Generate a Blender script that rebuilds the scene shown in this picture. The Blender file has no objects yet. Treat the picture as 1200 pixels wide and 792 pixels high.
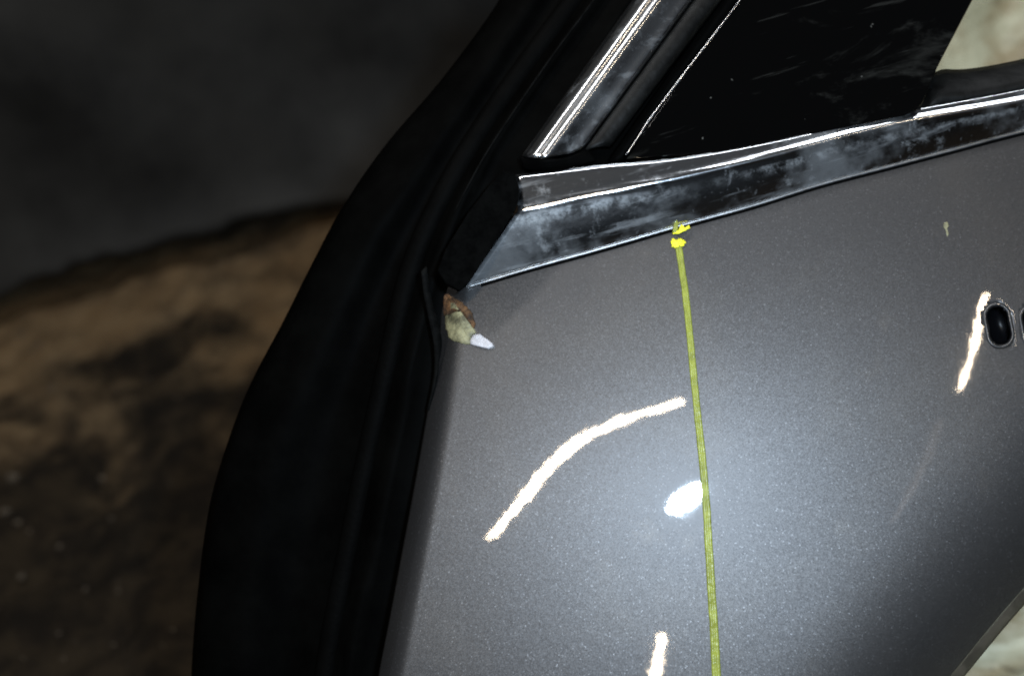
import bpy, math, random
from mathutils import Vector, Matrix, noise

S = bpy.context.scene
C = S.collection
rnd = random.Random(7)

# ------------------------------------------------------------------ camera
PX = 1.0 / 3000.0            # metres per photo pixel at the door plane
D = 0.5                      # camera to door plane
H = 0.60                     # camera height above the ground
PITCH, ROLL = math.radians(30.0), math.radians(16.5)
right0 = Vector((1, 0, 0))
fwd = Vector((0, math.cos(PITCH), -math.sin(PITCH)))
up0 = Vector((0, math.sin(PITCH), math.cos(PITCH)))
EX = right0 * math.cos(ROLL) - up0 * math.sin(ROLL)
EY = right0 * math.sin(ROLL) + up0 * math.cos(ROLL)
EZ = -fwd
CAM = Vector((0, 0, H))

cd = bpy.data.cameras.new("camera")
cam = bpy.data.objects.new("camera", cd)
C.objects.link(cam)
cam.matrix_world = Matrix(((EX.x, EY.x, EZ.x, CAM.x), (EX.y, EY.y, EZ.y, CAM.y),
                           (EX.z, EY.z, EZ.z, CAM.z), (0, 0, 0, 1)))
cd.sensor_width = 36.0
cd.lens = 36.0 * D / (1200 * PX)
cd.clip_start, cd.clip_end = 0.02, 60
cd.dof.use_dof = True
cd.dof.focus_distance = 0.495
cd.dof.aperture_fstop = 6.3
S.camera = cam

# ------------------------------------------------------------------ world and exposure
W = bpy.data.worlds.new("World")
S.world = W
W.use_nodes = True
bg = W.node_tree.nodes["Background"]
bg.inputs[0].default_value = (0.052, 0.055, 0.060, 1)
bg.inputs[1].default_value = 0.8
S.view_settings.view_transform = 'Standard'
S.view_settings.look = 'None'
S.view_settings.exposure = 0.0
S.view_settings.gamma = 1.0
S.cycles.use_denoising = True
S.cycles.filter_width = 1.9
S.cycles.denoising_input_passes = 'RGB'


def cw(X, Y, Z):
    """point given along the camera's right / up / back axes -> world"""
    return CAM + EX * X + EY * Y + EZ * Z


def at(px, py, w=0.0):
    """photo pixel at height w above the door's reference plane -> world"""
    k = (D - w) / D
    return cw((px - 600) * PX * k, (396 - py) * PX * k, -(D - w))


def poly(pts, x):
    for i in range(len(pts) - 1):
        a, b = pts[i], pts[i + 1]
        if x <= b[0] or i == len(pts) - 2:
            f = (x - a[0]) / (b[0] - a[0])
            return a[1] + (b[1] - a[1]) * f


def sstep(a, b, x):
    t = max(0, min(1, (x - a) / (b - a)))
    return t * t * (3 - 2 * t)


# ------------------------------------------------------------------ the shape of the door skin
LEFT_EDGE = [(300, 524), (352, 517), (400, 514), (480, 501), (560, 487), (640, 472), (720, 457), (792, 443),
             (900, 424), (1000, 410), (1300, 390), (1600, 400)]            # (py, px)
LOW = [(1700, 450), (1450, 505), (1300, 588), (1200, 690), (1115, 792), (960, 985), (850, 1200), (800, 1500)]
CA, SA = math.cos(math.radians(17)), math.sin(math.radians(17))
HOLES = [(1170.5, 381.5), (1212.5, 383)]


def seg_dist(px, py, pts):
    best, q = 1e9, Vector((px, py))
    for a, b in zip(pts, pts[1:]):
        a, b = Vector(a), Vector(b)
        t = max(0, min(1, (q - a).dot(b - a) / (b - a).length_squared))
        best = min(best, (a + (b - a) * t - q).length)
    return best


def wskin(px, py):
    dx, dy = (px - 805) * PX, (582 - py) * PX
    u, v = dx * CA + dy * SA, -dx * SA + dy * CA
    w = 0.012 + 0.075 * dx - 0.165 * dy
    w -= u * u / (2 * (2.2 if u < 0 else 1.6))
    w -= v * v / (2 * (0.62 if v > 0 else 1.5))
    e = seg_dist(px, py, LOW)
    if e < 190:
        w -= ((190 - e) / 190) ** 3 * 0.013
    d = px - poly(LEFT_EDGE, py)
    if d < 30:
        w -= ((30 - d) / 30) ** 2 * 0.0115
    if px > 1000:
        for hx, hy in HOLES[:1]:
            r2 = ((px - hx - 10) ** 2 + (py - hy) ** 2) / 62.0 ** 2
            w -= 0.00012 * math.exp(-r2)
    return w


def skin(px, py, off=0.0):
    return at(px, py, wskin(px, py) + off)


def skin_normal(px, py):
    h = 3
    a = skin(px + h, py) - skin(px - h, py)
    b = skin(px, py - h) - skin(px, py + h)
    return a.cross(b).normalized()


def mirror_ray(px, py):
    p = skin(px, py)
    d = (p - CAM).normalized()
    n = skin_normal(px, py)
    return p, d - 2 * d.dot(n) * n


# ------------------------------------------------------------------ lamps
def area_lamp(name, centre, aim, long_dir, lx, ly, radiance, color):
    ld = bpy.data.lights.new(name, 'AREA')
    ld.shape = 'RECTANGLE'
    ld.size, ld.size_y = lx, ly
    ld.energy = radiance * math.pi * lx * ly
    ld.color = color
    o = bpy.data.objects.new(name, ld)
    C.objects.link(o)
    z = (centre - aim).normalized()
    x = (long_dir - z * long_dir.dot(z)).normalized()
    y = z.cross(x)
    o.matrix_world = Matrix(((x.x, y.x, z.x, centre.x), (x.y, y.y, z.y, centre.y),
                             (x.z, y.z, z.z, centre.z), (0, 0, 0, 1)))
    return o


def seen_in_paint(px, py, t):
    p, r = mirror_ray(px, py)
    return p + r * t


def strip_lamp(name, pts, t, radiance, color):
    """a lit strip whose mirror image in the clear coat runs through pts = (px, py, width in px)"""
    for a, b in zip(pts, pts[1:]):
        A, B = seen_in_paint(a[0], a[1], t), seen_in_paint(b[0], b[1], t)
        m = Vector(((a[0] + b[0]) / 2, (a[1] + b[1]) / 2))
        n = Vector((b[1] - a[1], a[0] - b[0])).normalized() * (a[2] + b[2]) / 4
        wd = (seen_in_paint(m.x + n.x, m.y + n.y, t) - seen_in_paint(m.x - n.x, m.y - n.y, t))
        ax = (B - A).normalized()
        wid = (wd - ax * wd.dot(ax)).length
        area_lamp(name, (A + B) / 2, skin(m.x, m.y), B - A, (B - A).length * 1.04, wid, radiance, color)


# camera flash, a little to the side of the lens
fp, fr = mirror_ray(805, 582)
FLASH = fp + fr * 0.50
fa = fp + mirror_ray(829, 566)[1] * 0.5 - (fp + mirror_ray(781, 598)[1] * 0.5)
area_lamp("camera_flash", FLASH, fp, fa, 0.042, 0.019, 1540, (0.63, 0.81, 1.0)).data.shape = 'ELLIPSE'
WARM = (1.0, 0.80, 0.57)
strip_lamp("strip_lamp", [(577, 629, 3.5), (612, 585, 7), (645, 545, 8.5), (683, 512, 9), (730, 492, 7), (797, 471, 2.5)],
           1.5, 160, WARM)
strip_lamp("strip_lamp", [(1125, 457, 2), (1140, 410, 5), (1149, 376, 5.5), (1154, 345, 3)], 1.5, 160, WARM)
strip_lamp("strip_lamp", [(776, 744, 3), (770, 775, 6), (764, 815, 7)], 1.5, 160, WARM)


strip_lamp("strip_lamp", [(1101, 492, 6), (1082, 548, 9), (1047, 610, 6)], 1.5, 1.0, (1.0, 0.85, 0.75))  # added dim source, no known lamp: only makes a faint diagonal smear


def trim_lamp(foot_px, axis, side, phi, dist, t0, t1, wid, radiance, color):
    """a tube parallel to a chrome trim, so that its ridges carry one long bright line"""
    a = EX * axis[0] + EY * axis[1]
    n = EZ * math.cos(phi) + (EX * side[0] + EY * side[1]) * math.sin(phi)
    f = at(*foot_px)
    f = f - a * (f - CAM).dot(a)
    area_lamp("tube_lamp", f + n * dist + a * (t0 + t1) / 2, f, a, t1 - t0, wid, radiance, color)


trim_lamp((800, 207), (0.966, 0.259), (-0.259, 0.966), math.radians(72), 1.5, 0.0, 1.1, 0.10, 26, (0.93, 0.96, 1.0))
trim_lamp((690, 90), (0.585, 0.811), (-0.811, 0.585), math.radians(62), 1.5, 0.1, 1.0, 0.13, 30, (1.0, 0.97, 0.93))


# ------------------------------------------------------------------ materials
def mat(name):
    m = bpy.data.materials.new(name)
    m.use_nodes = True
    nt = m.node_tree
    return m, nt, nt.nodes["Principled BSDF"]


def nd(nt, t, **kw):
    n = nt.nodes.new(t)
    for k, v in kw.items():
        if k.startswith('_'):
            setattr(n, k[1:], v)
        else:
            n.inputs[k.replace('_', ' ')].default_value = v
    return n


def lk(nt, a, b):
    nt.links.new(a, b)


def coord(nt, scale=None, rot=None):
    tc = nd(nt, 'ShaderNodeTexCoord')
    if scale is None and rot is None:
        return tc.outputs['Object']
    mp = nd(nt, 'ShaderNodeMapping')
    if scale:
        mp.inputs['Scale'].default_value = scale
    if rot:
        mp.inputs['Rotation'].default_value = rot
    lk(nt, tc.outputs['Object'], mp.inputs[0])
    return mp.outputs[0]


def noise_fac(nt, vec, scale, detail=4, rough=0.6, lo=0.4, hi=0.6, dist=0.0):
    n = nd(nt, 'ShaderNodeTexNoise', Scale=scale, Detail=detail, Roughness=rough, Distortion=dist)
    lk(nt, vec, n.inputs['Vector'])
    r = nd(nt, 'ShaderNodeMapRange', _interpolation_type='SMOOTHSTEP')
    r.inputs[1].default_value, r.inputs[2].default_value = lo, hi
    lk(nt, n.outputs['Fac'], r.inputs[0])
    return r.outputs[0]


def mul(nt, a, b):
    n = nd(nt, 'ShaderNodeMath', _operation='MULTIPLY')
    for i, x in enumerate((a, b)):
        if isinstance(x, (int, float)):
            n.inputs[i].default_value = x
        else:
            lk(nt, x, n.inputs[i])
    return n.outputs[0]


def add(nt, a, b, op='ADD'):
    n = nd(nt, 'ShaderNodeMath', _operation=op)
    for i, x in enumerate((a, b)):
        if isinstance(x, (int, float)):
            n.inputs[i].default_value = x
        else:
            lk(nt, x, n.inputs[i])
    return n.outputs[0]


def mixc(nt, f, a, b):
    n = nd(nt, 'ShaderNodeMix', _data_type='RGBA')
    lk(nt, f, n.inputs[0]) if not isinstance(f, float) else None
    for i, x in ((6, a), (7, b)):
        if isinstance(x, tuple):
            n.inputs[i].default_value = (*x, 1)
        else:
            lk(nt, x, n.inputs[i])
    return n.outputs[2]


def simple(name, col, rough=0.5, metal=0.0, spec=0.5, var=0.25, vscale=60, bump=0.0, bscale=300):
    m, nt, p = mat(name)
    vec = coord(nt)
    f = noise_fac(nt, vec, vscale, 5, 0.65, 0.3, 0.7)
    lk(nt, mixc(nt, f, tuple(c * (1 - var) for c in col), tuple(min(1, c * (1 + var)) for c in col)), p.inputs['Base Color'])
    p.inputs['Roughness'].default_value = rough
    p.inputs['Metallic'].default_value = metal
    p.inputs['Specular IOR Level'].default_value = spec
    if bump:
        n = nd(nt, 'ShaderNodeTexNoise', Scale=bscale, Detail=4)
        lk(nt, vec, n.inputs['Vector'])
        b = nd(nt, 'ShaderNodeBump', Strength=bump, Distance=0.001)
        lk(nt, n.outputs['Fac'], b.inputs['Height'])
        lk(nt, b.outputs[0], p.inputs['Normal'])
    return m


def paint_material():
    m, nt, p = mat("metallic_grey_paint")
    vec = coord(nt)
    geo = nd(nt, 'ShaderNodeNewGeometry')

    def flakes(scale, amt):
        v = nd(nt, 'ShaderNodeTexVoronoi', Scale=scale)
        lk(nt, vec, v.inputs['Vector'])
        s = nd(nt, 'ShaderNodeVectorMath', _operation='SUBTRACT')
        lk(nt, v.outputs['Color'], s.inputs[0])
        s.inputs[1].default_value = (0.5, 0.5, 0.5)
        k = nd(nt, 'ShaderNodeVectorMath', _operation='SCALE')
        lk(nt, s.outputs[0], k.inputs[0])
        k.inputs['Scale'].default_value = amt
        return k.outputs[0], v.outputs['Color']
    f1, c1 = flakes(2900, 0.10)
    f0, c0 = flakes(2300, 0.10)
    sp = nd(nt, 'ShaderNodeSeparateColor')
    lk(nt, c0, sp.inputs[0])
    rare = add(nt, sp.outputs[2], 0.972, 'GREATER_THAN')
    fk = nd(nt, 'ShaderNodeVectorMath', _operation='SCALE')
    lk(nt, f0, fk.inputs[0]); lk(nt, rare, fk.inputs['Scale'])
    f2 = fk.outputs[0]
    a1 = nd(nt, 'ShaderNodeVectorMath', _operation='ADD')
    lk(nt, f1, a1.inputs[0]); lk(nt, f2, a1.inputs[1])
    a2 = nd(nt, 'ShaderNodeVectorMath', _operation='ADD')
    lk(nt, geo.outputs['Normal'], a2.inputs[0]); lk(nt, a1.outputs[0], a2.inputs[1])
    nn = nd(nt, 'ShaderNodeVectorMath', _operation='NORMALIZE')
    lk(nt, a2.outputs[0], nn.inputs[0])
    lk(nt, nn.outputs[0], p.inputs['Normal'])
    # dust film and old smears on the clear coat
    dust = noise_fac(nt, vec, 14, 6, 0.6, 0.45, 0.75, 0.6)
    smear = noise_fac(nt, coord(nt, (60, 60, 9), (0.2, 0.5, 0)), 1.0, 4, 0.6, 0.6, 0.8, 0.5)
    film = add(nt, mul(nt, dust, 0.10), mul(nt, smear, 0.12))
    base = mixc(nt, film, (0.0715, 0.0695, 0.0700), (0.17, 0.15, 0.125))
    base = mixc(nt, mul(nt, rare, 0.18), base, (0.30, 0.30, 0.31))
    lk(nt, base, p.inputs['Base Color'])
    p.inputs['Metallic'].default_value = 0.85
    p.inputs['Roughness'].default_value = 0.47
    p.inputs['Coat Weight'].default_value = 1.0
    p.inputs['Coat IOR'].default_value = 1.5
    rr = add(nt, mul(nt, dust, 0.012), 0.024)
    lk(nt, rr, p.inputs['Coat Roughness'])
    # orange peel
    n = nd(nt, 'ShaderNodeTexNoise', Scale=110, Detail=2)
    lk(nt, vec, n.inputs['Vector'])
    b = nd(nt, 'ShaderNodeBump', Strength=0.020, Distance=0.001)
    lk(nt, n.outputs['Fac'], b.inputs['Height'])
    lk(nt, b.outputs[0], p.inputs['Coat Normal'])
    return m


def chrome_material(name, dirt_amt=1.0, rough=0.15):
    m, nt, p = mat(name)
    vec = coord(nt)
    film = noise_fac(nt, vec, 24, 5, 0.6, 0.50, 0.68, 0.2)
    spots = noise_fac(nt, vec, 85, 7, 0.72, 0.56, 0.70, 0.3)
    fine = noise_fac(nt, vec, 420, 3, 0.6, 0.62, 0.72)
    rub = noise_fac(nt, coord(nt, (22, 190, 190), (0, 0.1, 0.05)), 1.0, 5, 0.65, 0.55, 0.72, 0.1)
    # grime caught along the crease of the moulding
    at_ = nd(nt, 'ShaderNodeAttribute', _attribute_name="crease")
    crust = mul(nt, at_.outputs['Fac'], mul(nt, noise_fac(nt, vec, 150, 7, 0.75, 0.40, 0.66), noise_fac(nt, vec, 16, 2, 0.5, 0.42, 0.60)))
    d = add(nt, add(nt, mul(nt, film, 0.12), mul(nt, spots, 0.16)), add(nt, mul(nt, rub, 0.16), mul(nt, fine, 0.06)))
    d = add(nt, d, mul(nt, crust, 0.42))
    cl = nd(nt, 'ShaderNodeClamp', Max=0.95)
    lk(nt, mul(nt, d, dirt_amt), cl.inputs[0])
    d = cl.outputs[0]
    dirt = mixc(nt, noise_fac(nt, vec, 60, 4, 0.6, 0.4, 0.6), (0.105, 0.105, 0.10), (0.135, 0.115, 0.085))
    lk(nt, mixc(nt, d, (0.62, 0.64, 0.66), dirt), p.inputs['Base Color'])
    lk(nt, add(nt, 1.0, d, 'SUBTRACT'), p.inputs['Metallic'])
    lk(nt, add(nt, mul(nt, d, 0.45), rough), p.inputs['Roughness'])
    n = nd(nt, 'ShaderNodeTexNoise', Scale=600, Detail=3)
    lk(nt, vec, n.inputs['Vector'])
    b = nd(nt, 'ShaderNodeBump', Strength=0.06, Distance=0.0006)
    lk(nt, n.outputs['Fac'], b.inputs['Height'])
    lk(nt, b.outputs[0], p.inputs['Normal'])
    return m


def gloss_black_material():
    m, nt, p = mat("gloss_black_glass")
    vec = coord(nt)
    rub = noise_fac(nt, coord(nt, (18, 60, 40), (0.3, 0.2, 0.6)), 1.0, 6, 0.7, 0.58, 0.80, 0.8)
    specks = noise_fac(nt, vec, 260, 2, 0.5, 0.745, 0.785)
    lines = noise_fac(nt, coord(nt, (30, 400, 400), (0.1, 0.5, 0.4)), 1.0, 3, 0.5, 0.68, 0.74)
    d = add(nt, add(nt, mul(nt, rub, 0.16), mul(nt, specks, 0.45)), mul(nt, lines, 0.10))
    lk(nt, mixc(nt, d, (0.0004, 0.0004, 0.0004), (0.10, 0.10, 0.09)), p.inputs['Base Color'])
    lk(nt, add(nt, mul(nt, d, 0.9), 0.05), p.inputs['Roughness'])
    return m


def ground_material():
    m, nt, p = mat("dirty_brown_ground")
    vec = coord(nt)
    a = noise_fac(nt, vec, 4.5, 8, 0.65, 0.35, 0.65, 0.4)
    b = noise_fac(nt, vec, 22, 8, 0.7, 0.4, 0.62)
    c1 = mixc(nt, a, (0.028, 0.021, 0.014), (0.165, 0.107, 0.054))
    c2 = mixc(nt, mul(nt, b, 0.55), c1, (0.20, 0.14, 0.077))
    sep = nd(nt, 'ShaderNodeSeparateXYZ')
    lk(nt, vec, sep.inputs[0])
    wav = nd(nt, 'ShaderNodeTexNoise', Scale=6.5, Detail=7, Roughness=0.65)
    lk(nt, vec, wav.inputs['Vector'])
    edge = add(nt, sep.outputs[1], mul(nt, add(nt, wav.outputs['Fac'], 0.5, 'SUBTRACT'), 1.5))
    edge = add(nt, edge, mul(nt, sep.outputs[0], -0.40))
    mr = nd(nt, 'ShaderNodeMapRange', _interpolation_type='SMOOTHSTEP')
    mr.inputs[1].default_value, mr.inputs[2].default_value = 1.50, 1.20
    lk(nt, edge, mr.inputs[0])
    c2 = mixc(nt, mul(nt, mr.outputs[0], 0.97), c2, mixc(nt, b, (0.007, 0.0055, 0.004), (0.022, 0.016, 0.0095)))  # near-black mud, its colour deepened further for the shadow beside the door frame
    lk(nt, c2, p.inputs['Base Color'])
    p.inputs['Roughness'].default_value = 0.9
    p.inputs['Specular IOR Level'].default_value = 0.12
    n = nd(nt, 'ShaderNodeTexNoise', Scale=70, Detail=8, Roughness=0.7)
    lk(nt, vec, n.inputs['Vector'])
    bm = nd(nt, 'ShaderNodeBump', Strength=0.6, Distance=0.01)
    lk(nt, n.outputs['Fac'], bm.inputs['Height'])
    lk(nt, bm.outputs[0], p.inputs['Normal'])
    return m


def sheet_material():
    m, nt, p = mat("pale_stained_sheet")
    vec = coord(nt)
    st = noise_fac(nt, vec, 7, 7, 0.62, 0.46, 0.60, 1.6)
    dk = noise_fac(nt, vec, 16, 6, 0.65, 0.57, 0.68, 1.0)
    c = mixc(nt, st, (0.56, 0.57, 0.42), (0.33, 0.28, 0.17))
    c = mixc(nt, mul(nt, dk, 0.7), c, (0.14, 0.12, 0.075))
    lk(nt, c, p.inputs['Base Color'])
    p.inputs['Roughness'].default_value = 0.45
    v = nd(nt, 'ShaderNodeTexVoronoi', Scale=85, _feature='SMOOTH_F1', Randomness=0.35)
    lk(nt, vec, v.inputs['Vector'])
    b = nd(nt, 'ShaderNodeBump', Strength=0.5, Distance=0.006, _invert=True)
    lk(nt, v.outputs['Distance'], b.inputs['Height'])
    lk(nt, b.outputs[0], p.inputs['Normal'])
    return m


M = dict(
    paint=paint_material(),
    chrome=chrome_material("dirty_chrome"),
    trim=chrome_material("polished_chrome", 0.55, 0.21),
    lip=simple("dull_chrome_lip", (0.30, 0.30, 0.30), 0.38, metal=0.9, var=0.3, vscale=120),
    glass=gloss_black_material(),
    rubber=simple("black_rubber", (0.0012, 0.0012, 0.0011), 0.65, spec=0.02, bump=0.25, bscale=500),
    seal=simple("dusty_grey_rubber", (0.0055, 0.0055, 0.0052), 0.5, spec=0.12, var=0.6, vscale=90, bump=0.3, bscale=300),
    cap=simple("matt_black_plastic", (0.0014, 0.0014, 0.0013), 0.95, spec=0.02, var=0.5, vscale=200, bump=0.3, bscale=900),
    frame=simple("black_frame_paint", (0.0009, 0.0009, 0.0008), 0.6, spec=0.012, var=0.5, vscale=40),
    hole=simple("black_hole_liner", (0.002, 0.002, 0.0025), 0.35, spec=0.12),
    yellow=simple("yellow_marker", (0.235, 0.255, 0.038), 0.35, var=0.22, vscale=240, bump=0.5, bscale=500),
    dab=simple("bright_yellow_paint", (0.80, 0.74, 0.02), 0.5, var=0.25, vscale=400, bump=0.5, bscale=900),
    filler=simple("cream_filler", (0.18, 0.165, 0.09), 0.6, var=0.75, vscale=170, bump=0.5, bscale=500),
    rust=simple("rust", (0.085, 0.039, 0.012), 0.8, var=0.8, vscale=300, bump=0.5, bscale=900),
    chip=simple("white_primer", (0.44, 0.42, 0.43), 0.35, var=0.12, vscale=500, bump=0.4, bscale=700),
    hem=simple("grimy_brown_hem", (0.048, 0.040, 0.030), 0.55, var=0.5, vscale=90),
    edge=simple("scuffed_edge_and_highlight", (0.003, 0.003, 0.0028), 0.7, spec=0.03, var=0.6, vscale=150),
    wall=simple("dark_grey_wall", (0.0175, 0.0172, 0.016), 0.65, spec=0.25, var=0.75, vscale=2.6, bump=0.25, bscale=30),
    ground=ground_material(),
    sheet=sheet_material(),
    stone=simple("dusty_stone", (0.065, 0.050, 0.033), 0.8, var=0.4, vscale=60, bump=0.6, bscale=150),
)

# ------------------------------------------------------------------ mesh helpers
BASE = at(600, 1500, -0.03)
BASE.z = 0.0


def mesh_obj(name, verts, faces, material, parent=None, origin=None, smooth=True, solid=0.0, flip=None, subs=0):
    org = origin if origin is not None else (BASE if parent else Vector((0, 0, 0)))
    me = bpy.data.meshes.new(name)
    me.from_pydata([tuple(Vector(v) - org) for v in verts], [], faces)
    me.update()
    if flip is None and faces:
        # faces should look towards the side the camera is on
        tot = 0.0
        for p in me.polygons:
            tot += p.normal.dot(CAM - org - p.center) * p.area
        if tot < 0:
            me.flip_normals()
    me.materials.append(material)
    if smooth:
        me.polygons.foreach_set('use_smooth', [True] * len(me.polygons))
    o = bpy.data.objects.new(name, me)
    C.objects.link(o)
    if parent:
        o.parent = parent
        o.location = (0, 0, 0)
    else:
        o.location = org
    if solid:
        md = o.modifiers.new("thickness", 'SOLIDIFY')
        md.thickness, md.offset = solid, -1
    return o


def spline(pts, n):
    """n points along a Catmull-Rom curve through pts (any dimension), even in arc length of the first two"""
    pts = [Vector(p) for p in pts]
    if len(pts) == 2:
        return [pts[0].lerp(pts[1], i / (n - 1)) for i in range(n)]
    ex = [pts[0] * 2 - pts[1]] + pts + [pts[-1] * 2 - pts[-2]]
    dense = []
    for i in range(1, len(ex) - 2):
        p0, p1, p2, p3 = ex[i - 1:i + 3]
        for k in range(16):
            t = k / 16
            dense.append(0.5 * ((2 * p1) + (p2 - p0) * t + (2 * p0 - 5 * p1 + 4 * p2 - p3) * t * t
                                + (3 * p1 - p0 - 3 * p2 + p3) * t ** 3))
    dense.append(pts[-1])
    L = [0]
    for a, b in zip(dense, dense[1:]):
        L.append(L[-1] + (b - a).length)
    out, j = [], 0
    for i in range(n):
        s = L[-1] * i / (n - 1)
        while j < len(L) - 2 and L[j + 1] < s:
            j += 1
        f = 0 if L[j + 1] == L[j] else (s - L[j]) / (L[j + 1] - L[j])
        out.append(dense[j].lerp(dense[j + 1], f))
    return out


def lean(px, py, low=-0.035):
    v = ((200 - py) - (px - 607) * 0.3057) * 0.956 * PX
    return 0.27 * max(low, v)


def loft(name, rows, material, parent, n=48, across=1, solid=0.0015, jitter=0.0, leans=False):
    """rows: curves of (px, py, w); skinned into one sheet with real thickness"""
    rs = [spline(r, n) for r in rows]
    if across > 1:
        cols = []
        for i in range(n):
            cols.append(spline([r[i] for r in rs], (len(rs) - 1) * across + 1))
        rs = [[c[k] for c in cols] for k in range(len(cols[0]))]
    V, F = [], []
    for k, r in enumerate(rs):
        for i, p in enumerate(r):
            w = p[2]
            if leans:
                w -= lean(p[0], p[1], -0.035 if leans is True else 0.0)
            if jitter:
                w += jitter * noise.noise(Vector((p[0] * .03, p[1] * .03, k)))
            V.append(at(p[0], p[1], w))
    for k in range(len(rs) - 1):
        for i in range(n - 1):
            a = k * n + i
            F.append((a, a + 1, a + n + 1, a + n))
    return mesh_obj(name, V, F, material, parent, solid=solid)


def slab(name, outline, material, parent, w, thick, bevel=0.0, on_skin=False, jitter=0.0):
    """a flat piece with the given outline, real thickness and a softened edge"""
    cx = sum(p[0] for p in outline) / len(outline)
    cy = sum(p[1] for p in outline) / len(outline)

    def pt(p, k, dw):
        x, y = cx + (p[0] - cx) * k, cy + (p[1] - cy) * k
        ww = (wskin(x, y) + w if on_skin else (w(x, y) if callable(w) else w)) + dw
        return at(x, y, ww)
    n = len(outline)
    V, F = [], []
    layers = [(1.0, -thick), (1.0, -thick * .45), (1 - bevel * .35, -thick * .12), (1 - bevel, 0), (1 - bevel * 1.3, 0)]
    inner = (0.66, 0.33) if jitter else ()
    for k in inner:
        layers.append((k * (1 - bevel), 0))
    for k, dw in layers:
        for p in outline:
            j = jitter * rnd.uniform(-1, 1) if dw > -thick * .3 else 0
            V.append(pt(p, k, dw + j))
    for l in range(len(layers) - 1):
        for i in range(n):
            a, b = l * n + i, l * n + (i + 1) % n
            F.append((a, b, b + n, a + n))
    V.append(pt((cx, cy), 1, jitter))
    t = len(V) - 1
    l = (len(layers) - 1) * n
    for i in range(n):
        F.append((l + i, l + (i + 1) % n, t))
    F.append(tuple(reversed(range(n))))
    return mesh_obj(name, V, F, material, parent)


def tube(name, path, r, material, parent, seg=12, n=60, leans=False):
    ps = spline(path, n)
    P = [at(p[0], p[1], p[2] - (lean(p[0], p[1], -0.035 if leans is True else 0.0) if leans else 0)) for p in ps]
    V, F = [], []
    for i, p in enumerate(P):
        t = (P[min(i + 1, n - 1)] - P[max(i - 1, 0)]).normalized()
        a = t.cross(EZ).normalized()
        b = a.cross(t)
        for k in range(seg):
            g = 2 * math.pi * k / seg
            V.append(p + a * r * math.cos(g) + b * r * math.sin(g))
    for i in range(n - 1):
        for k in range(seg):
            F.append((i * seg + k, i * seg + (k + 1) % seg, (i + 1) * seg + (k + 1) % seg, (i + 1) * seg + k))
    F += [tuple(range(seg)), tuple(range((n - 1) * seg, n * seg))]
    return mesh_obj(name, V, F, material, parent)


def structure(o):
    o['kind'] = 'structure'
    return o


# ------------------------------------------------------------------ ground, wall, sheet
def floor_hit(px, py, z=0.0):
    d = (at(px, py) - CAM)
    return CAM + d * ((z - CAM.z) / d.z)


def ground_z(x, y):
    q = Vector((x, y, 0))
    z = 0.022 * noise.fractal(q * 6.0, 1.0, 2.0, 5) + 0.010 * noise.noise(q * 23)
    z += 0.018 * abs(noise.noise(q * 11 + Vector((3, 1, 0)))) * sstep(0.2, -0.3, x)
    return z - 0.012


def axis(fine0, fine1, step, far0, far1):
    v = []
    x = fine0
    while x < fine1:
        v.append(x)
        x += step
    k, s = fine1, step
    while k < far1:
        v.append(k); k += s; s *= 1.35
    v.append(far1)
    k, s = fine0 - step, step
    lo = []
    while k > far0:
        lo.append(k); k -= s; s *= 1.35
    lo.append(far0)
    return lo[::-1] + v


xs, ys = axis(-1.3, 0.3, 0.0085, -14, 14), axis(0.3, 1.95, 0.0085, -12, 16)
V = [Vector((x, y, ground_z(x, y) if abs(x) < 2.5 and -1 < y < 3 else -0.01)) for y in ys for x in xs]
nx = len(xs)
F = [(j * nx + i, j * nx + i + 1, (j + 1) * nx + i + 1, (j + 1) * nx + i) for j in range(len(ys) - 1) for i in range(nx - 1)]
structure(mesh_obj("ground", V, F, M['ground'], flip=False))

# the dark wall: its ragged foot crosses the left of the picture
WY = floor_hit(200, 288, 0.02).y
foot = []
for px, py in [(-320, 430), (-200, 402), (-80, 366), (0, 334), (40, 314), (67, 300), (100, 296), (133, 287), (170, 281), (200, 271), (253, 258),
               (290, 245), (330, 239), (400, 228), (520, 196), (700, 146), (1000, 58), (1300, -30), (1700, -150)]:
    d = at(px, py) - CAM
    p = CAM + d * (WY / d.y)
    foot.append((p.x, max(p.z, -0.05)))
V, F = [], []
NX, NZ = 260, 30
x0, x1 = -2.4, 2.6
for j in range(NZ):
    for i in range(NX):
        x = x0 + (x1 - x0) * i / (NX - 1)
        zb = poly(foot, max(foot[0][0], min(foot[-1][0], x))) + 0.013 * noise.fractal(Vector((x * 17, 2.1, 0)), 0.8, 2, 6)
        z = zb + (1.9 - zb) * (j / (NZ - 1)) ** 1.6
        bulge = 0.05 * noise.noise(Vector((x * 1.7, z * 1.7, 4))) + 0.012 * noise.noise(Vector((x * 9, z * 9, 1)))
        V.append(Vector((x, WY + bulge - 0.025 * math.exp(-(z - zb) / 0.05), z)))
for j in range(NZ - 1):
    for i in range(NX - 1):
        a = j * NX + i
        F.append((a, a + 1, a + NX + 1, a + NX))
structure(mesh_obj("back_wall", V, F, M['wall'], solid=0.03))

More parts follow.
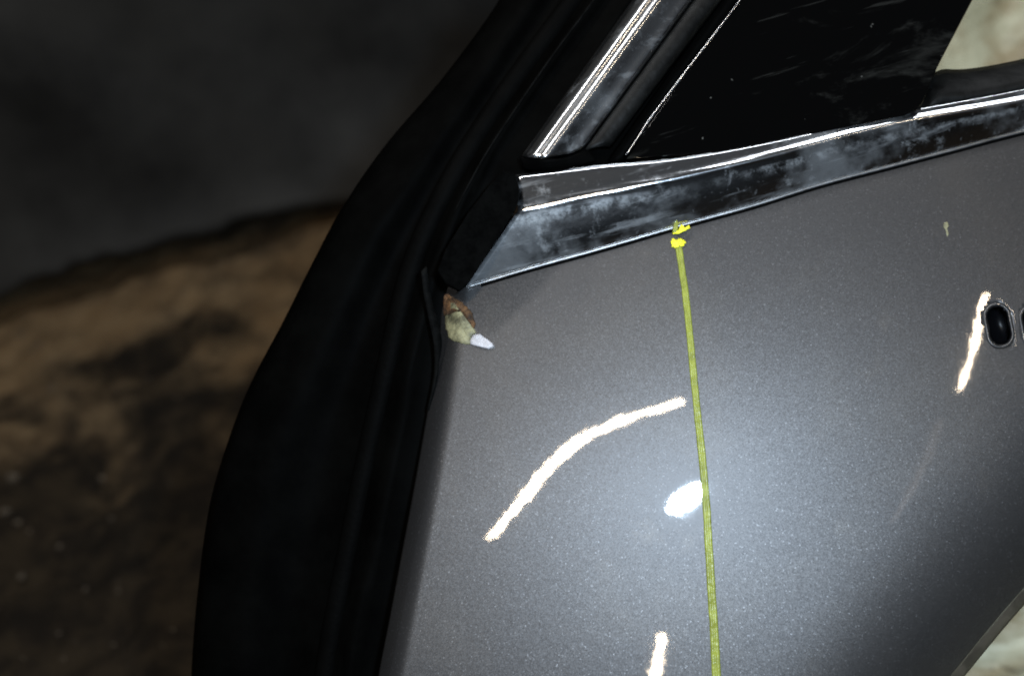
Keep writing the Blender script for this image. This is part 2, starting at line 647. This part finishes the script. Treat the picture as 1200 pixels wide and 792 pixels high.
# the pale sheet lying on the right, behind the door
V, F = [], []
NX, NY = 150, 260
for j in range(NY):
    for i in range(NX):
        L = 1.75 * j / (NY - 1)
        x = 0.02 + 0.36 * sstep(0.25, 0.85, L) + 1.5 * i / (NX - 1)
        y, z = 0.15 + L, 0.03
        if L > 0.80:
            k = L - 0.80
            b = sstep(0, 0.25, k) * 0.9
            y, z = 0.95 + k * 0.62, 0.03 + k * b * 0.85
        q = Vector((x * 5, y * 5, z * 5))
        f = 0.036 * noise.noise(q) + 0.026 * noise.noise(q * 2.7) + 0.016 * (1 - abs(noise.noise(q * 4.5)) * 2)
        f *= 0.35 + 0.65 * sstep(0.7, 1.0, L)
        V.append(Vector((x, y - f * 0.5 * sstep(.8, 1, L), z + f)))
for j in range(NY - 1):
    for i in range(NX - 1):
        a = j * NX + i
        F.append((a, a + 1, a + NX + 1, a + NX))
o = mesh_obj("plastic_sheet", V, F, M['sheet'], solid=0.002)
o['label'] = "pale crumpled sheet with brown stains lying on the ground beyond the door"
o['category'] = "sheet"

# crumbs of stone and mortar on the ground, at the left
V, F = [], []
crumbs = [(24, 392, 10), (8, 362, 6), (45, 405, 9), (38, 412, 7), (60, 455, 9), (108, 354, 4), (200, 392, 6), (155, 300, 7), (90, 515, 10),
          (20, 612, 10), (35, 622, 7), (5, 600, 12), (25, 675, 11), (130, 607, 6), (100, 690, 6), (310, 390, 4), (355, 300, 5), (240, 320, 5),
          (282, 446, 6), (60, 580, 14), (15, 560, 16), (120, 560, 9), (70, 640, 8)]
for _ in range(120):
    crumbs.append((rnd.uniform(-250, 330), rnd.uniform(300, 800), rnd.uniform(1.5, 5)))
for px, py, r in crumbs:
    g = floor_hit(px, py)
    for _ in range(3):
        g = floor_hit(px, py, ground_z(g.x, g.y))
    rr = r * PX * (g - CAM).length / D * 0.5
    sx, sy, sz, rot = rnd.uniform(.8, 1.5), rnd.uniform(.7, 1.1), rnd.uniform(.45, .8), rnd.uniform(0, 6.28)
    b0, seg = len(V), 7
    rings = [(-.5, .75), (0.05, 1.05), (.6, .72)]
    for zz, q in rings:
        for k in range(seg):
            a = 2 * math.pi * k / seg
            m = q * rnd.uniform(.75, 1.2) * rr
            lx, ly = math.cos(a) * m * sx, math.sin(a) * m * sy
            V.append(g + Vector((lx * math.cos(rot) - ly * math.sin(rot), lx * math.sin(rot) + ly * math.cos(rot), zz * rr * sz)))
    V.append(g + Vector((0, 0, rr * sz * .8)))
    for l in range(2):
        for k in range(seg):
            a, b = b0 + l * seg + k, b0 + l * seg + (k + 1) % seg
            F.append((a, b, b + seg, a + seg))
    for k in range(seg):
        F.append((b0 + 2 * seg + k, b0 + 2 * seg + (k + 1) % seg, len(V) - 1))
o = mesh_obj("rubble", V, F, M['stone'], smooth=False, flip=False)
o['kind'] = 'stuff'
o['label'] = "crumbs of stone and mortar scattered over the brown ground"
o['category'] = "rubble"

# ------------------------------------------------------------------ the door
door = bpy.data.objects.new("car_door", None)
C.objects.link(door)
door.location = BASE
door.empty_display_size = 0.1
door['label'] = "dark grey metallic car door with dirty chrome window trim and yellow marker line"
door['category'] = "car door"

# outer skin
NR, NC = 330, 320
Lp = spline([(px, py) for py, px in [(338, 520)] + [(a, b) for a, b in LEFT_EDGE[1:]]], NR)
Rp = spline([(1700, 10), (1700, 200), (1700, 450), (1450, 505), (1300, 588), (1200, 690), (1115, 792), (960, 985), (850, 1200), (800, 1500)], NR)


def pill(dx, dy, hw, hh, tilt):
    c, s = math.cos(tilt), math.sin(tilt)
    x, y = dx * c + dy * s, -dx * s + dy * c
    y = max(0, abs(y) - (hh - hw))
    return math.hypot(x, y) - hw


TILT = math.radians(-11)
V, F = [], []
for r in range(NR):
    for c in range(NC):
        f = c / (NC - 1)
        f = 0.10 * f + 0.90 * f ** 1.15
        p = Lp[r].lerp(Rp[r], f)
        V.append(skin(p.x, p.y))
    if r == 0:
        pass
pixs = [[Lp[r].lerp(Rp[r], 0.10 * (c / (NC - 1)) + 0.90 * (c / (NC - 1)) ** 1.15) for c in range(NC)] for r in range(NR)]
for r in range(NR - 1):
    for c in range(NC - 1):
        m = (pixs[r][c] + pixs[r + 1][c + 1]) / 2
        if m.x > 1100 and min(pill(m.x - hx, m.y - hy, 13.0, 23.5, TILT) for hx, hy in HOLES) < 1.4:
            continue
        a = r * NC + c
        F.append((a, a + 1, a + NC + 1, a + NC))
mesh_obj("outer_panel", V, F, M['paint'], door, solid=0.0012)

# handle holes: a rolled lip and a deep black liner
for hx, hy in HOLES:
    V, F = [], []
    seg = 40
    prof = [(17.5, -0.0002), (16.2, 0.00045), (14.6, 0.0008), (13.2, 0.0004), (12.2, -0.0008), (11.6, -0.003)]

    def ring(hw, hh):
        pts = []
        for k in range(seg):
            a = 2 * math.pi * k / seg
            x, y = math.cos(a) * hw, math.sin(a) * hw
            y += (hh - hw) * (1 if y >= 0 else -1)
            c_, s_ = math.cos(TILT), math.sin(TILT)
            pts.append((hx + x * c_ - y * s_, hy + x * s_ + y * c_))
        return pts
    for hw, off in prof:
        for p in ring(hw, hw + 10.5):
            V.append(at(p[0], p[1], wskin(hx, hy) * .35 + wskin(p[0], p[1]) * .65 + off) if off < -.002 else skin(p[0], p[1], off))
    for l in range(len(prof) - 1):
        for k in range(seg):
            F.append((l * seg + k, l * seg + (k + 1) % seg, (l + 1) * seg + (k + 1) % seg, (l + 1) * seg + k))
    lip = mesh_obj("handle_hole", V, F, M['paint'], door)
    V, F = [], []
    for hw, dep in ((12.1, -0.0012), (11.5, -0.003), (10.8, -0.010), (9.5, -0.014)):
        for p in ring(hw, hw + 10.5):
            V.append(skin(p[0], p[1], dep))
    for l in range(3):
        for k in range(seg):
            F.append((l * seg + k, l * seg + (k + 1) % seg, (l + 1) * seg + (k + 1) % seg, (l + 1) * seg + k))
    F.append(tuple(range(3 * seg, 4 * seg)))
    mesh_obj("hole_liner", V, F, M['hole'], lip)
    C.objects  # liner sits in the lip
for o in list(C.objects):
    if o.name.startswith("hole_liner"):
        o.location = (0, 0, 0)

# hem along the lower right edge
inner = [(1690, 441), (1450, 494), (1295, 578), (1193, 681), (1107, 784), (950, 980), (840, 1195), (790, 1500)]
midl = [(1700, 452), (1452, 507), (1302, 591), (1202, 693), (1117, 795), (962, 988), (852, 1203), (802, 1500)]
outl = [(1704, 458), (1458, 513), (1309, 597), (1209, 699), (1123, 801), (968, 993), (858, 1207), (808, 1500)]
loft("hem_flange", [[(x, y, wskin(x, y) - .0035) for x, y in inner], [(x, y, wskin(LOW[i][0], LOW[i][1]) - .003) for i, (x, y) in enumerate(midl)],
                    [(x, y, wskin(LOW[i][0], LOW[i][1]) - .006) for i, (x, y) in enumerate(outl)]], M['hem'], door, n=80, across=3)

# inner shell with the black frame that shows at the left
outer = [(610, -60), (585, 0), (520, 90), (450, 172), (400, 245), (365, 310), (330, 380), (298, 440), (273, 500), (247, 585), (233, 680), (224, 792), (216, 1000), (250, 1500)]
bulge = [(655, -60), (622, 0), (560, 92), (492, 190), (440, 270), (405, 340), (372, 410), (340, 480), (318, 540), (298, 620), (285, 700), (278, 792), (276, 1000), (300, 1500)]
vall = [(690, -60), (652, 0), (592, 92), (528, 190), (478, 280), (446, 350), (420, 420), (398, 490), (380, 560), (362, 640), (348, 710), (338, 792), (330, 1000), (350, 1500)]
rid = [(738, -60), (696, 0), (640, 76), (576, 170), (532, 250), (505, 315), (488, 380), (470, 460), (452, 540), (434, 630), (418, 710), (404, 792), (380, 1000), (380, 1500)]
deep = [(752, -60), (712, 0), (655, 78), (592, 172), (548, 252), (525, 318), (512, 385), (500, 465), (485, 545), (468, 635), (452, 715), (438, 792), (415, 1000), (420, 1500)]
under = [(780, -60), (740, 0), (690, 80), (630, 172), (600, 252), (580, 318), (565, 385), (550, 465), (535, 545), (520, 635), (505, 715), (490, 792), (470, 1000), (470, 1500)]


def lvl(c, w):
    return [(x, y, w) for x, y in c]


loft("inner_frame", [lvl(outer, -.052), lvl([(x + 8, y) for x, y in outer], -.043), lvl(bulge, -.036), lvl(vall, -.041),
                     lvl([(x - 8, y) for x, y in rid], -.030), lvl(rid, -.022), lvl(deep, -.026), lvl(under, -.024)], M['frame'], door, n=90, across=4, solid=0.004, leans='up')
tube("weatherstrip", [(x - 22, y, -.035) for x, y in rid], 0.0048, M['rubber'], door, n=90, leans='up')
slab("inner_panel", [(560, 352), (700, 330), (1200, 215), (1660, 90), (1660, 430), (1440, 490), (1290, 570), (1180, 680), (1090, 790), (930, 980), (820, 1200),
                     (780, 1480), (440, 1480), (440, 1000), (470, 792), (520, 560)], M['frame'], door, lambda x, y: wskin(x, y) - .030, .012, .02)
tube("ridge_highlight", [(752, -82, -.0215), (696, 0, -.0215), (640, 76, -.0215), (576, 170, -.0215), (548, 219, -.0222), (532, 250, -.0235)], 0.0004, M['edge'], door, seg=8, leans='up')  # added thin grey tube, coloured to stand for the highlight along the frame ridge
# scuffed fold of the skin behind the chipped corner
loft("edge_flange", [[(494, 318, -.012), (497, 345, -.0125), (504, 380, -.013), (509, 405, -.0135), (508, 440, -.015), (500, 480, -.016)],
                     [(500, 312, -.013), (505, 345, -.0135), (514, 380, -.0142), (518, 405, -.015), (511, 440, -.014), (502, 480, -.0155)]],
     M['edge'], door, n=30, across=2, solid=.001)

# chrome belt moulding
def shift(c, dx, dy, dw):
    return [(x + dx, y + dy, w + dw) for x, y, w in c]


WB = 0.004


def wb(x, y):
    """height of the belt moulding's seat: follows the skin"""
    return wskin(x, y)


ridge = [(607, 247), (680, 231), (740, 219), (800, 207), (870, 191), (940, 173), (1040, 147), (1120, 132), (1200, 118), (1400, 75), (1700, 0)]
topc = [(604, 205), (650, 200), (710, 193), (770, 188), (840, 178), (940, 158), (1040, 134), (1120, 119), (1200, 104), (1400, 61), (1700, -14)]
botc = [(546, 336), (620, 314), (700, 292), (800, 263), (880, 241), (960, 216), (1040, 195), (1120, 174), (1200, 153), (1400, 106), (1700, 24)]
n_ = 70
R_, T_, B_ = spline(ridge, n_), spline(topc, n_), spline(botc, n_)
rowsb = [[] for _ in range(9)]
for i in range(n_):
    r, t, b = R_[i], T_[i], B_[i]
    seat = wb(b.x, b.y)
    g = (b - r).length / 87
    h = (t - r).length / 42
    wr = seat + 0.0015 + 0.0075 * g
    rowsb[0].append((t.x, t.y, wr - 0.0012 - 0.0038 * h))
    rowsb[1].append((t.x * .93 + r.x * .07, t.y * .93 + r.y * .07, wr - 0.0012 - 0.0034 * h))
    rowsb[2].append((t.x * .5 + r.x * .5, t.y * .5 + r.y * .5, wr - 0.0012 - 0.0016 * h))
    up = (r - t).normalized()
    dn = (b - r).normalized()
    rowsb[3].append((r.x - up.x * 5, r.y - up.y * 5, wr - 0.0012))
    rowsb[4].append((r.x, r.y, wr))
    rowsb[5].append((r.x + dn.x * 6, r.y + dn.y * 6, wr - 0.0006))
    m = r.lerp(b, .55)
    rowsb[6].append((m.x, m.y, seat + 0.0012 + 0.0040 * g))
    m = r.lerp(b, .95)
    rowsb[7].append((m.x, m.y, seat + 0.0012 + 0.0008 * g))
    rowsb[8].append((b.x, b.y, seat + 0.0012))
belt = loft("belt_moulding", rowsb, M['chrome'], door, n=140, across=4, solid=.0012)
at_ = belt.data.attributes.new("crease", 'FLOAT', 'POINT')
for k in range(len(belt.data.vertices)):
    f = (k // 140) / 32.0
    at_.data[k].value = sstep(.31, .36, f) * (1 - sstep(.36, .56, f)) + 0.45 * sstep(.90, .99, f)
# thin rolled lip under it
tube("moulding_lip", [(p.x + .6, p.y + .6, wb(p.x, p.y) + .0012) for p in B_], 0.00062, M['lip'], belt, seg=10, n=120)
# rubber cushion under the lip, on the paint
loft("moulding_gasket", [[(p.x, p.y + 1, wb(p.x, p.y) - .0002) for p in B_[1:]], [(p.x + 1, p.y + 4, wb(p.x, p.y + 4) + .0003) for p in B_[1:]],
                         [(p.x + 1, p.y + 6, wb(p.x, p.y + 6) - .0001) for p in B_[1:]]], M['rubber'], belt, n=100, across=2, solid=.0008)

# black rubber corner cap at the moulding's end
slab("corner_cap", [(604, 204), (609, 222), (608, 236), (600, 252), (575, 292), (548, 334), (538, 342), (522, 334), (512, 318), (522, 292),
                    (548, 250), (575, 215), (590, 200)], M['cap'], door, lambda x, y: 0.0005 - 0.0 * x, .014, .03)

# slanted chrome window frame trim
def lin(a, b, w):
    return [(a[0], a[1], w), ((a[0] + b[0]) / 2, (a[1] + b[1]) / 2, w), (b[0], b[1], w)]


TW = -0.010
trim_rows = [lin((611, 183), (784, -60), TW - .007), lin((614, 183), (789, -60), TW - .0028), lin((620, 184), (796, -60), TW + .0002),
             lin((626, 184), (803, -60), TW + .0014), lin((631, 185), (808, -60), TW + .0009), lin((634, 185), (812, -60), TW + .0012),
             lin((638, 185), (817, -60), TW + .0014), lin((643, 185), (822, -60), TW + .0006), lin((660, 182), (838, -60), TW - .0025),
             lin((680, 176), (852, -60), TW - .005), lin((686, 172), (858, -60), TW - .0085)]
loft("frame_trim", trim_rows, M['trim'], door, n=60, across=3, solid=.0012, leans=True)
loft("trim_end_cap", [[(608, 184, TW - .006), (640, 188, TW + .001), (668, 184, TW - .003), (690, 171, TW - .008)],
                      [(610, 190, TW - .006), (640, 195, TW - .001), (670, 190, TW - .004), (694, 180, TW - .008)],
                      [(612, 198, TW - .008), (640, 201, TW - .004), (672, 196, TW - .006), (700, 188, TW - .009)]], M['rubber'], door, n=24, across=3, leans=True)
# rubber run channel beside it
loft("run_channel", [lin((684, 176), (856, -60), TW - .009), lin((687, 174), (860, -60), TW - .0055), lin((700, 172), (874, -60), TW - .0045),
                     lin((713, 172), (888, -60), TW - .007), lin((716, 174), (893, -60), TW - .014)], M['seal'], door, n=40, across=3, leans=True)
loft("run_channel", [lin((712, 188), (886, -60), TW - .015), lin((722, 188), (898, -60), TW - .0125), lin((732, 188), (908, -60), TW - .0145)],
     M['rubber'], door, n=40, across=3, leans=True)
loft("trim_seat", [lin((590, 215), (780, -60), TW - .016), lin((700, 205), (880, -60), TW - .017), lin((760, 205), (930, -60), TW - .018)], M['frame'], door, n=20, across=2, solid=.004, leans=True)

# black quarter glass
slab("quarter_glass", [(733, 187), (768, 134), (815, 70), (868, 0), (912, -60), (1175, -60), (1140, 0), (1098, 80), (1086, 108), (1082, 120), (1074, 130), (1060, 136),
                       (980, 152), (860, 178)], M['glass'], door, lambda x, y: TW - .004 - lean(x, y), .005, .012)
# thin bright bead down its edge
tube("glass_bead", [(734, 182, TW - .0036), (750, 158, TW - .0036), (768, 131, TW - .0036), (868, 0, TW - .0036), (912, -60, TW - .0036)], .00045, M['chrome'], door, seg=8, leans=True)

# rubber sill seal between glass and belt
loft("sill_seal", [[(712, 190, TW - .019), (770, 183, TW - .019), (860, 168, TW - .019), (980, 147, TW - .019), (1075, 124, TW - .019), (1097, 84, TW - .022), (1200, 69, TW - .022), (1700, -52, TW - .022)],
                   [(714, 194, TW - .014), (770, 186, TW - .014), (860, 171, TW - .014), (980, 150, TW - .014), (1076, 130, TW - .0135), (1100, 94, TW - .016), (1202, 78, TW - .016), (1700, -42, TW - .016)],
                   [(716, 199, TW - .011), (770, 193, TW - .011), (860, 177, TW - .011), (980, 154, TW - .011), (1078, 134, TW - .0105), (1104, 114, TW - .0105), (1204, 98, TW - .0105), (1700, -22, TW - .0105)],
                   [(718, 206, TW - .0135), (770, 198, TW - .0135), (860, 184, TW - .0135), (980, 159, TW - .0135), (1080, 138, TW - .0135), (1106, 130, TW - .0135), (1206, 112, TW - .0135), (1700, -5, TW - .0135)]],
     M['seal'], door, n=160, across=3, leans='up')

def ragged(pts, amp, per=4):
    out = []
    for i, a in enumerate(pts):
        b = pts[(i + 1) % len(pts)]
        for k in range(per):
            f = k / per
            j = amp if k else amp * .4
            out.append((a[0] + (b[0] - a[0]) * f + rnd.uniform(-j, j), a[1] + (b[1] - a[1]) * f + rnd.uniform(-j, j)))
    return out


# the chipped corner: filler, rust rim, white flake
patch = slab("filler_patch", ragged([(526, 353), (531, 353), (540, 358), (550, 365), (555, 373), (554, 383), (558, 389), (552, 396), (551, 404), (541, 403), (530, 399), (525, 394),
                              (522, 383), (522, 366)], .8), M['filler'], door, .0009, .0018, .18, on_skin=True, jitter=.0001)
slab("rust_rim", ragged([(520, 344), (527, 346), (536, 351), (547, 359), (554, 367), (557, 378), (556, 386), (553, 379), (548, 370), (540, 364), (531, 361), (525, 364), (520, 370)], .9), M['rust'], patch, .0013, .0016, .2,
     on_skin=True).location = (0, 0, 0)
slab("white_flake", [(551, 398), (555, 392), (562, 391), (569, 396), (577, 402), (579, 406), (573, 409), (564, 407), (556, 405), (551, 403)], M['chip'], patch, .0014, .0014, .3,
     on_skin=True, jitter=.00012).location = (0, 0, 0)

# yellow marker line
line = [(795, 288), (800, 320), (805, 360), (812, 430), (818, 490), (824, 545), (829, 610), (833, 680), (837, 740), (840, 800), (846, 900), (850, 1000)]
wid = [(288, 9), (400, 9), (600, 10), (792, 11.5), (1000, 12)]
prof = [(-.5, -.0002), (-.42, .00035), (-.2, .0006), (-.02, .00028), (.18, .0006), (.42, .0004), (.5, -.0002)]
ls = spline(line, 160)
rows = []
for k, off in prof:
    rows.append([])
    for i, p in enumerate(ls):
        w_ = poly(wid, p.y) * (1 + .10 * noise.noise(Vector((p.y * .05, k, 0))))
        x, y = p.x + k * w_, p.y + k * 1.2
        rows[-1].append((x, y, wskin(x, y) + off))
loft("marker_line", rows, M['yellow'], door, n=200, across=2, solid=.0003)
slab("marker_dab", ragged([(786, 283), (788, 279), (793, 281), (798, 279), (802, 281), (804, 285), (801, 289), (797, 288), (793, 291), (787, 290)], .9), M['dab'], door, .0010, .0012, .25,
     on_skin=True, jitter=.00015)
slab("marker_dab", ragged([(788, 272), (795, 270), (798, 263), (801, 264), (803, 268), (808, 264), (809, 268), (803, 271), (796, 274), (789, 275)], .8), M['dab'], door,
     lambda x, y: wskin(x, y) + .0032, .0012, .25, jitter=.0001)
slab("marker_smear", [(788, 272), (790, 262), (793, 257), (795, 262), (794, 270), (791, 273)], M['yellow'], door, lambda x, y: wskin(x, y) + .0034, .0006, .25)
slab("paint_scuff", [(1106, 261), (1110, 260), (1112, 264), (1110, 268), (1112, 274), (1110, 278), (1108, 270), (1105, 266)], M['filler'], door, .0003, .0004, .3, on_skin=True)
